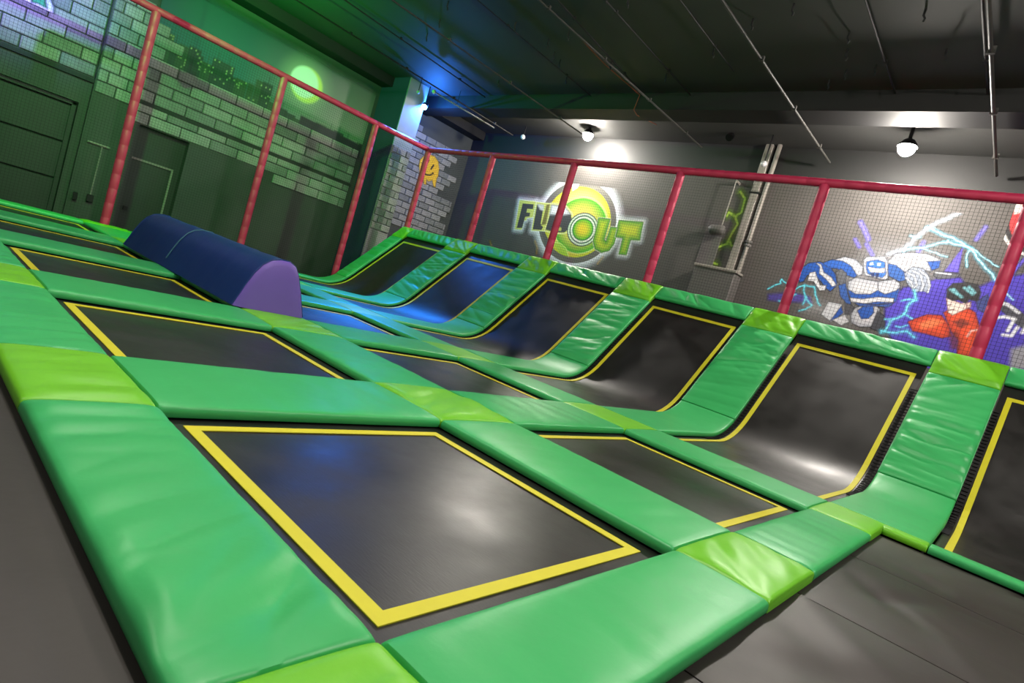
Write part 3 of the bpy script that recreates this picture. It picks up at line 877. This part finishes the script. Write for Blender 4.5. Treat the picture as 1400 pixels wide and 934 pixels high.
for k in range(5):
    flat_trampoline(k, Y1A, Y1B, '%s black trampoline of the front row, yellow taped border' % NTH[k], 'flat trampolines')
    flat_trampoline(k, Y2A, Y2B, '%s black trampoline of the middle row, before the ramps' % NTH[k], 'flat trampolines')

def ramp_trampoline(k):
    l, r = Lk(k), Rk(k)
    nm = (['black curved trampoline bed of the rightmost ramp']+['black curved trampoline bed of the %s' % q for q in RTH])[k+1]
    t = thing('ramp_trampoline', ((l+r)/2, 12.0, -.12), nm+' with yellow tape', 'trampoline', 'curved ramp trampolines')
    ex = .11
    s0, s1 = .06, s_of_y(14.95)
    ns, nx = 60, 16
    v, f = [], []
    for i in range(ns+1):
        (y, z), (ny, nz) = ramp(s0+(s1-s0)*i/ns)
        for j in range(nx+1):
            u = j/nx; q = -.02*math.sin(math.pi*u)*math.sin(math.pi*i/ns)
            v.append((l-ex+(r-l+2*ex)*u, y+ny*(q-.004), z+nz*(q-.004)))
    for i in range(ns):
        for j in range(nx):
            a = i*(nx+1)+j; f.append((a, a+1, a+nx+2, a+nx+1))
    mesh('bed', v, f, MT['bed'], t, smooth=True)
    def tape(x0, x1, sa, sb, n=30):
        v, f = [], []
        for i in range(n+1):
            (y, z), (ny, nz) = ramp(sa+(sb-sa)*i/n)
            for o in (-.003, .005):
                v += [(x0, y+ny*o, z+nz*o), (x1, y+ny*o, z+nz*o)]
        for i in range(n):
            a = i*4; b = a+4
            f += [(a+2, a+3, b+3, b+2), (a, a+2, b+2, b), (a+1, b+1, b+3, a+3), (a, b, b+1, a+1)]
        f += [(0, 1, 3, 2), (n*4, n*4+2, n*4+3, n*4+1)]
        mesh('border_tape', v, f, MT['tape'], t)
    st = s_of_y(YTAPE)
    tape(l, l+TW, .22, st); tape(r-TW, r, .22, st)
    tape(l+TW, r-TW, st-TW, st, 2); tape(l+TW, r-TW, .22, .22+TW, 2)
    # springs showing between bed and side pads
    m_ = MB()
    for i in range(46):
        (y, z), (ny, nz) = ramp(2.2+i*.085)
        for (xa, xb) in ((l-.20, l-.03), (r+.03, r+.20)):
            m_.tube([(xa, y+ny*.012, z+nz*.012), (xb, y+ny*.012, z+nz*.012)], .012, 5, False)
    o = m_.build('springs', MT['spring'], t); o['kind'] = 'stuff'
    m_ = MB()
    for xx in (l-.26, r+.20):
        pts = []
        for i in range(30):
            (y, z), (ny, nz) = ramp(.1+(s1-.1)*i/29); pts.append((xx+.03, y-ny*.06, z-nz*.06))
        m_.tube(pts, .05, 8)
        (y, z), _n = ramp(s1)
        m_.tube([(xx+.03, y, z), (xx+.03, y+.35, FZ)], .05, 8)
    m_.build('frame', MT['steel'], t)
    return t
for k in range(-1, 5): ramp_trampoline(k)

# ---------------------------------------------------------------- walkway mats
def mat_panel(x0, x1, y0, y1, z, label, seed, amp=.012, fold=True):
    rs = np.random.RandomState(seed)
    nx, ny = int((x1-x0)/.09)+2, int((y1-y0)/.09)+2
    xs, ys = np.linspace(x0, x1, nx), np.linspace(y0, y1, ny)
    bl = [(rs.uniform(x0, x1), rs.uniform(y0, y1), rs.uniform(-1, 1), rs.uniform(.2, .7), rs.uniform(0, 3.14)) for _ in range(26)]
    v = []
    for x in xs:
        for y in ys:
            h = 0
            for bx, by, am, r_, an in bl:
                dx, dy = x-bx, y-by
                e1 = dx*math.cos(an)+dy*math.sin(an); e2 = -dx*math.sin(an)+dy*math.cos(an)
                h += am*math.exp(-(e1/(r_*1.6))**2-(e2/(r_*.3))**2)
            ed = min(1, (x-x0)/.1, (x1-x)/.1, (y-y0)/.06, (y1-y)/.06)
            v.append((x, y, z+amp*h*max(0, ed)-.008*(1-max(0, ed))))
    f = []
    for i in range(nx-1):
        for j in range(ny-1): f.append((i*ny+j, (i+1)*ny+j, (i+1)*ny+j+1, i*ny+j+1))
    n = len(v)
    # underside skirt
    ring_ = [i*ny for i in range(nx)]+[(nx-1)*ny+j for j in range(1, ny)]+[i*ny+ny-1 for i in range(nx-2, -1, -1)]+[j for j in range(ny-2, 0, -1)]
    m_ = len(ring_)
    for q in ring_: v.append(v[q])
    for q in ring_: v.append((v[q][0], v[q][1], z-.055))
    for i in range(m_):
        i2 = (i+1) % m_; f.append((n+i2, n+i, n+m_+i, n+m_+i2))
    f.append(tuple(n+m_+i for i in range(m_-1, -1, -1)))
    o = mesh('walkway_mat', v, f, MT['mat'], smooth=True)
    return tag(o, label, 'mat', 'black vinyl walkway mats')
ye = [-1.2, .9, 2.96, 5.02, 7.06, 8.90]
nmz = ['under the viewer', 'nearest the bottom right corner', 'beside the lime corner pad', 'between its two seams', 'along the rightmost ramp']
for i in range(5):
    mat_panel(-.87, 4.2, ye[i]+.008, ye[i+1]-.008, -.005, 'black creased vinyl walkway mat on the right, %s' % nmz[i], 40+i, .034)
mat_panel(-9.6, -.88, -3.5, .86, -.005, 'dark creased vinyl walkway mat along the front border pads', 60, .02)
mat_panel(-20.5, -9.62, -3.5, .86, -.005, 'dark vinyl walkway mat along the far front border pads', 61, .02)

# ---------------------------------------------------------------- foam roller
t = thing('foam_block', (-12.6, 4.7, PT), 'long navy foam block with purple ends lying on crossing pads', 'foam block')
prof = [(4.06, 0), (4.12, .16), (4.19, .36), (4.28, .57), (4.38, .73), (4.50, .83), (4.64, .875), (4.80, .88), (4.92, .82), (5.0, .70), (5.12, .42), (5.27, .0)]
zb = PT+.02
def ringp(x, k=1.0):
    cy, cz = 4.68, .42
    return [(x, cy+(a-cy)*k, zb+max(0, cz+(b-cz)*k) if b > 0 else zb) for a, b in prof]
def loft(rings, name, mat, capa, capb):
    m = len(rings[0]); v = [p for r_ in rings for p in r_]; f = []
    for i in range(len(rings)-1):
        for j in range(m):
            j2 = (j+1) % m; f.append((i*m+j, i*m+j2, (i+1)*m+j2, (i+1)*m+j))
    if capa: f.append(tuple(range(m-1, -1, -1)))
    if capb: f.append(tuple((len(rings)-1)*m+j for j in range(m)))
    return mesh(name, v, f, mat, t, smooth=True)
xs_ = np.linspace(-15.3, -9.28, 40)
rs = np.random.RandomState(9)
rings = []
for x in xs_:
    kk = 1.0+.006*math.sin(x*5)+.004*rs.randn()
    rings.append(ringp(x, kk))
body = loft(rings, 'cover', MT['navy'], True, True)
for sgn, xe in ((1, -9.28), (-1, -15.3)):
    e = loft([ringp(xe, 1.0), ringp(xe+sgn*.03, 1.0), ringp(xe+sgn*.055, .96), ringp(xe+sgn*.075, .80), ringp(xe+sgn*.085, .4)], 'end_cover', MT['purple'], False, True)
    e['label'] = 'purple end panel'
MB().tube([(-12.7, a, zb+b) for a, b in [(y_-.012 if y_ < 4.68 else y_+.012, z_+.006) for y_, z_ in prof[1:-1]]], .012, 6).build('seam', plain('pale_seam', (60, 110, 130), .6), t)
for sgn, xe in ((1, -9.27), (-1, -15.31)):
    MB().tube([(xe, 4.68+(a-4.68)*1.01, zb+max(.01, .42+(b-.42)*1.01)) for a, b in prof], .014, 6).build('edge_tube', MT['navy'], t)

# ---------------------------------------------------------------- safety fences
RZ = 6.42; PR = .122
def sleeve(mb, a, b, r, seg=.42):
    a, b = np.array(a, float), np.array(b, float); L_ = np.linalg.norm(b-a); n = max(2, int(L_/seg))
    pts, rs_ = [], []
    for i in range(n):
        for q, rr in ((.0, .93), (.05, 1.0), (.95, 1.0), (1.0, .93)):
            pts.append(a+(b-a)*(i+q)/n); rs_.append(r*rr)
    # merge duplicate joints
    P_, R_ = [pts[0]], [rs_[0]]
    for p, rr in zip(pts[1:], rs_[1:]):
        if np.linalg.norm(p-P_[-1]) > 1e-6: P_.append(p); R_.append(rr)
    mb.tube(P_, R_, 14)
    return mb
def net(parent, a, b, z0a, z0b, z1, cell=.078, th=.0058):
    """knotted net between two posts a,b (xy); bottom edge runs z0a->z0b"""
    a, b = np.array(a, float), np.array(b, float); L_ = np.linalg.norm(b-a); d_ = (b-a)/L_
    m_ = MB(); n = int(L_/cell)
    nv_ = np.array([-d_[1], d_[0]])
    for i in range(1, n):
        p = a+d_*L_*i/n; zb_ = z0a+(z0b-z0a)*i/n
        h = th/2
        v = []
        for z in (zb_, z1):
            v += [(p[0]-d_[0]*h, p[1]-d_[1]*h, z), (p[0]+nv_[0]*h, p[1]+nv_[1]*h, z), (p[0]+d_[0]*h, p[1]+d_[1]*h, z)]
        m_.add(v, [(0, 1, 4, 3), (1, 2, 5, 4), (2, 0, 3, 5)])
    z = min(z0a, z0b)+cell/2
    while z < z1:
        t0, t1 = 0.0, 1.0
        if z0a != z0b:
            q = (z-z0a)/(z0b-z0a)
            if z0b > z0a: t1 = min(1, max(0, q))
            else: t0 = min(1, max(0, q))
        if t1-t0 > .01:
            p, q = a+(b-a)*t0, a+(b-a)*t1; h = th/2
            v = []
            for e in (p, q):
                v += [(e[0], e[1], z-h), (e[0]+nv_[0]*h, e[1]+nv_[1]*h, z), (e[0], e[1], z+h)]
            m_.add(v, [(0, 1, 4, 3), (1, 2, 5, 4), (2, 0, 3, 5)])
        z += cell
    return m_.build('net', MT['net'], parent)
PYB = 15.2
pxs = [3.0, -.91, -4.83, -8.74, -12.66, -16.58, -20.5]
zr = ramp(s_of_y(15.2))[0][1]-.25
t = thing('safety_fence', ((pxs[0]+pxs[-1])/2, PYB, zr), 'magenta padded post fence with black net along the ramp ridge', 'fence', 'safety fences')
for x in pxs:
    sleeve(MB(), (x, PYB, zr), (x, PYB, RZ-.05), PR).build('post', MT['pink'], t, smooth=True)
for i in range(len(pxs)-1):
    sleeve(MB(), (pxs[i], PYB, RZ), (pxs[i+1], PYB, RZ), PR*.86).build('top_rail', MT['pink'], t, smooth=True)
    net(t, (pxs[i], PYB), (pxs[i+1], PYB), zr+.2, zr+.2, RZ)
t2 = thing('safety_fence', (-20.55, 8, -.12), 'magenta padded post fence with black net before the brick wall', 'fence', 'safety fences')
pys = [.9, 4.86, 8.78, 12.56]
for y in pys:
    sleeve(MB(), (-20.6, y, -.12), (-20.6, y, RZ-.05), PR).build('post', MT['pink'], t2, smooth=True)
pyy = pys+[PYB]
for i in range(len(pyy)-1):
    sleeve(MB(), (-20.6 if i < 3 else -20.6, pyy[i], RZ), (-20.6 if i < 3 else -20.5, pyy[i+1], RZ), PR*.86).build('top_rail', MT['pink'], t2, smooth=True)
    net(t2, (-20.6, pyy[i]), (-20.6 if i < 3 else -20.5, pyy[i+1]), 0, 0 if i < 3 else zr, RZ)

# ---------------------------------------------------------------- lamps
def point(name, loc, col, watts, radius, parent=None):
    l = bpy.data.lights.new(name, 'POINT'); l.color = col; l.energy = watts; l.shadow_soft_size = radius
    o = bpy.data.objects.new(name, l); link(o)
    o.location = Vector(loc)*S
    return o
def spot(name, loc, target, col, watts, angle, blend, radius=.04):
    l = bpy.data.lights.new(name, 'SPOT'); l.color = col; l.energy = watts; l.spot_size = math.radians(angle); l.spot_blend = blend; l.shadow_soft_size = radius
    o = bpy.data.objects.new(name, l); link(o)
    o.location = Vector(loc)*S
    dv = (Vector(target)-Vector(loc)).normalized()
    o.location = (Vector(loc)+dv*.16)*S
    o.rotation_euler = dv.to_track_quat('-Z', 'Y').to_euler()
    return o
def flood(loc, label, watts, group=None, r=.2):
    x, y, z = loc
    t = thing('flood_lamp', (x, y, CZ), label, 'lamp', group)
    MB().box((x-.04, y-.04, z+.1), (x+.04, y+.04, CZ)).build('bracket', MT['steel'], t)
    h = MB().tube([(x, y, z+.16), (x, y, z+.2), (x, y, z+.27)], [.09, .1, .05], 14).build('socket', MT['steel'], t)
    MB().tube([(x, y, z+.255), (x, y, z+.22), (x, y, z+.1), (x, y, z+.04)], [.06, .13, .22, .24], 20, False).add(*[[], []]).build('shade', MT['steel'], t, smooth=True)  # dish added to keep upward light off the ceiling
    b = MB().ball((x, y, z), r, 20, 12).build('bulb', emit('lamp_glow_white', WARM, watts/(4*math.pi**2*(r*S)**2)), h, smooth=True)
    return t
WARM = (1.0, .93, .84)
for i, (x, y, z, w) in enumerate(VISIBLE_LAMPS):
    flood((x, y, z), ['white glowing flood lamp above the round logo', 'white glowing flood lamp above the robot mural'][i], w, 'flood lamps')
for i, (x, y, z, w, pl_) in enumerate(HALL_LAMPS):
    flood((x, y, z), 'white flood lamp on the ceiling %s' % pl_, w, 'hall flood lamps')

def par(loc, target, label, mat, name='stage_spotlight'):
    loc = np.array(loc, float); d = np.array(target, float)-loc; d /= np.linalg.norm(d)
    t = thing(name, loc, label, 'spotlight')
    h = MB().tube([loc-d*.28, loc-d*.2, loc-d*.02], [.08, .12, .13], 14).build('housing', MT['steel'], t, smooth=False)
    MB().tube([loc-d*.02, loc+d*.01], [.115, .115], 14).build('lens', mat, h)
    MB().tube([loc-d*.15+np.array([0, 0, .1]), (loc-d*.15)*np.array([1, 1, 0])+np.array([0, 0, CZ])], .02, 6).build('bracket', MT['steel'], t)
    return t
bl = (-21.25, 14.92, 8.12)
par(bl, (-16.2, 9.4, 0), 'glowing blue spotlight beside the pale column', MT['lampb'])
_b = np.array(bl)
spot('blue_spot_light', bl, (-16.2, 9.4, 0), (.01, .22, 1.0), 2100, 46, .7)
point('blue_spot_spill', (-21.2, 15.2, 8.1), (.03, .2, 1.0), 150, .03)
gl = (-14.5, 2.6, 8.5)
par(gl, (LWX, 7.2, 1.4), 'green stage spotlight on the ceiling above the front row', MT['lampg'])
spot('green_spot_light', gl, (LWX, 7.2, 1.4), (.10, 1.0, .16), 1150, 100, 1.0)
gl2 = (-19.3, 5.0, 6.9)
spot('green_up_light', gl2, (-20.0, 8.6, 9.0), (.02, 1.0, .08), 800, 150, 1.0)
par(gl2, (-20.0, 8.6, 9.0), 'green stage spotlight hung high near left fence', MT['lampg'])
vl = (-17.5, -1.5, 8.0)
par(vl, (LWX, 1.6, 7.0), 'violet stage spotlight on the ceiling over the walkway', MT['lampv'])
spot('violet_spot_light', vl, (LWX, 1.6, 7.0), (.30, .22, 1.0), 2800, 52, 1.0)

# ---------------------------------------------------------------- ceiling services
def rod(pts, r, mat, label, name='ceiling_conduit', cat='conduit', clips=True):
    t = thing(name, (np.array(pts[0])+np.array(pts[-1]))/2, label, cat, 'ceiling conduits')
    r = r*.8
    MB().tube(pts, r, 8).build('pipe', mat, t, smooth=True)
    if clips:
        a, b = np.array(pts[0], float), np.array(pts[-1], float); n = max(2, int(np.linalg.norm(b-a)/2.4))
        for i in range(n):
            p = a+(b-a)*(i+.5)/n
            if p[1] > 15.7 and p[1] < 16.9: p = p*1.0
            MB().box((p[0]-r*1.7, p[1]-.03, p[2]-r*1.2), (p[0]+r*1.7, p[1]+.03, p[2]+r*2.4)).build('clip', mat, t)
    return t
ZR = 8.42
rod([(-6.52, 4, ZR), (-6.25, 19.4, ZR)], .04, MT['rod'], 'long grey conduit crossing the ceiling right of the centre')
rod([(-10.9, 4, ZR), (-10.28, 18.7, ZR)], .035, MT['rod'], 'grey conduit running toward the wall pipes, beside a black joint line')
rod([(-10.45, 4, 8.9), (-11.2, 15.8, 8.9)], .03, MT['rodd'], 'black rod standing for a board joint left of the central grey conduit')  # black rods close under the ceiling stand in for dark board joints
rod([(-2.15, 4, ZR), (-2.09, 19.6, ZR)], .05, MT['rod'], 'thick grey conduit at right reaching past the flood lamp')
rod([(-2.40, 4, 8.9), (-2.34, 15.8, 8.9)], .04, MT['rodd'], 'black rod standing for a board joint beside the thick grey conduit')
rod([(-4.2, 4, 8.93), (-4.16, 15.8, 8.93)], .03, MT['rodd'], 'black rod standing for a board joint, ending at beam above the robot lamp')
rod([(-7.9, 4, 8.93), (-7.75, 14.5, 8.93)], .022, MT['rodd'], 'thin black rod standing for a board joint between two grey conduits')
rod([(-9.65, 4, 8.93), (-9.6, 15.8, 8.93)], .028, MT['rodd'], 'black rod standing for a board joint in the middle of ceiling, ending at beam')
rod([(-15.55, 4, ZR), (-15.04, 17.9, ZR)], .035, MT['rod'], 'grey conduit leading to the flood lamp above the logo')
rod([(-13.4, 4, 8.93), (-13.35, 15.8, 8.93)], .022, MT['rodd'], 'thin black rod standing for a board joint left of the orange cable')
rod([(-18.4, 4, 8.93), (-18.7, 15.8, 8.93)], .03, MT['rodd'], 'black rod standing for a board joint near the blue lit ceiling corner')
rod([(-19.5, 4, ZR), (-19.25, 18.4, ZR)], .035, MT['rodd'], 'dark conduit above the left fence top rail')
wob = [(-11.5+.05*math.sin(y*1.7), y, 8.98) for y in np.arange(4, 15.8, .7)]
rod(wob+[(-11.4, 15.8, 8.95), (-11.45, 15.8, 8.46), (-11.55, 16.2, 8.46), (-11.9, 18, 8.9)], .018, MT['orange'], 'thin orange cable wandering along the ceiling', 'ceiling_cable', 'cable', False)
t = thing('tube_light', (-19.8, 15.9, ZR), 'pale unlit tube hung high between blue spotlight and corner', 'tube')
MB().tube([(-19.86, 14.3, ZR), (-19.72, 17.66, ZR)], .03, 8).build('tube', MT['white'], t, smooth=True)
MB().ball((-19.87, 14.2, ZR), .085, 12, 8).build('end_cap', MT['white'], t, smooth=True)
MB().tube([(-19.8, 15.4, ZR), (-19.8, 15.4, CZ)], .012, 6).build('hanger', MT['steel'], t)
MB().tube([(-19.74, 17.2, ZR), (-19.74, 17.2, CZ)], .012, 6).build('hanger', MT['steel'], t)
# small sensors / globes
def globe(loc, r, label):
    t = thing('globe_fitting', loc, label, 'fitting')
    MB().ball(loc, r, 14, 10).build('globe', MT['white'], t, smooth=True)
    MB().tube([loc, (loc[0], loc[1], CZ)], r*.25, 6).build('stem', MT['steel'], t)
globe((-19.1, 18.9, 8.55), .11, 'small pale globe fitting left of the logo lamp')
globe((-8.05, 18.9, 8.07), .10, 'small pale globe fitting above the wall pipes')
globe((-20.9, 14.2, 8.42), .07, 'tiny pale globe above the blue spotlight')
par((-9.45, 18.75, 8.83), (-9.2, 15, 6), 'dark spotlight with tiny blue light above wall pipes', MT['steel'])
MB().ball((-9.38, 18.55, 8.86), .035, 10, 6)
rs = np.random.RandomState(21)
hooks = [(rs.uniform(-18, -1.6), rs.uniform(9.8, 15.4)) for _ in range(26)]
hp = thing('ceiling_hook', (hooks[0][0], hooks[0][1], CZ), 'small black hook screwed into the ceiling boards', 'hook', 'ceiling hooks')
hm = MB().tube([(hooks[0][0], hooks[0][1], CZ), (hooks[0][0], hooks[0][1], CZ-.14), (hooks[0][0]+.04, hooks[0][1], CZ-.2), (hooks[0][0]+.02, hooks[0][1]+.03, CZ-.24)], .022, 6).build('shank', MT['rodd'], hp)
for x, y in hooks[1:]:
    c = hp.copy(); link(c); c.location = Vector((x, y, CZ))*S
    c2 = hm.copy(); link(c2, c)

# ---------------------------------------------------------------- back-wall services: pipes, housing, cylinder
t = thing('duct_housing', (-8.75, BWY-.35, 3.0), 'grey boxed duct housing low on the back wall', 'housing')
MB().bevbox((-9.45, BWY-.62, 2.2), (-7.98, BWY-.01, 4.52), .03).build('case', MT['boxm'], t)
MB().bevbox((-9.5, BWY-.66, 4.46), (-7.93, BWY-.01, 4.56), .02).build('lid', MT['pipe'], t)
t = thing('wall_pipe', (-8.35, BWY-.2, 4.5), 'flat grey trunking rising from the duct housing', 'pipe')
MB().bevbox((-8.52, BWY-.24, 4.56), (-8.26, BWY-.02, CZ), .02).build('trunk', MT['pipe'], t)
MB().box((-8.56, BWY-.26, 7.3), (-8.22, BWY, 7.36)).build('clip', MT['steel'], t)
t = thing('wall_pipe', (-8.0, BWY-.2, 4.5), 'round grey pipe beside the flat trunking', 'pipe')
MB().tube([(-8.06, BWY-.18, 4.56), (-8.06, BWY-.18, CZ)], .075, 12).build('pipe', MT['pipe'], t, smooth=True)
for z in (5.5, 5.62): MB().tube([(-8.06, BWY-.18, z), (-8.06, BWY-.18, z+.07)], .125, 12).build('collar', MT['boxm'], t, smooth=True)
MB().tube([(-8.18, BWY-.12, 4.56), (-8.18, BWY-.12, 8.2)], .02, 8).build('cable', MT['rod'], t)
t = thing('hanging_cylinder', (-9.2, BWY-.35, 5.7), 'grey rounded cylinder hung on a rod before the lime lightning', 'cylinder')
cz_ = 5.86
MB().tube([(-9.52, BWY-.3, cz_-.04), (-9.49, BWY-.3, cz_-.03), (-9.42, BWY-.3, cz_), (-9.05, BWY-.3, cz_+.03), (-8.98, BWY-.3, cz_+.04), (-8.95, BWY-.3, cz_+.04)], [.06, .14, .18, .18, .14, .06], 16).build('drum', MT['boxm'], t, smooth=True)
MB().tube([(-9.1, BWY-.3, cz_+.15), (-9.1, BWY-.3, 7.7)], .022, 8).build('rod', MT['pipe'], t)
MB().box((-9.14, BWY-.3, 7.6), (-9.06, BWY, 7.68)).build('bracket', MT['pipe'], t)
MB().bevbox((-9.75, BWY-.05, 4.6), (-9.1, BWY-.012, 5.7), .01).build('back_plate', MT['boxm'], t)
# conduit and switches on the pilaster of the left wall
t = thing('wall_switch', (LWX+.2, 4.8, 1.0), 'thin pale conduit with small switch boxes on the left pilaster', 'switch')
MB().tube([(LWX+.2, 4.95, 2.35), (LWX+.2, 4.95, .75)], .022, 6).build('conduit', MT['pipe'], t)
MB().tube([(LWX+.2, 4.55, 2.36), (LWX+.2, 5.15, 2.36)], .035, 6).build('tee', MT['pipe'], t)
MB().bevbox((LWX+.16, 4.86, .5), (LWX+.26, 5.04, .75), .015).build('switch_box', MT['steel'], t)
MB().bevbox((LWX+.16, 4.5, .45), (LWX+.26, 4.62, .7), .015).build('switch_box', MT['steel'], t)

for o in bpy.data.objects:
    if '_o' in o: del o['_o']
print('bricks', nb)
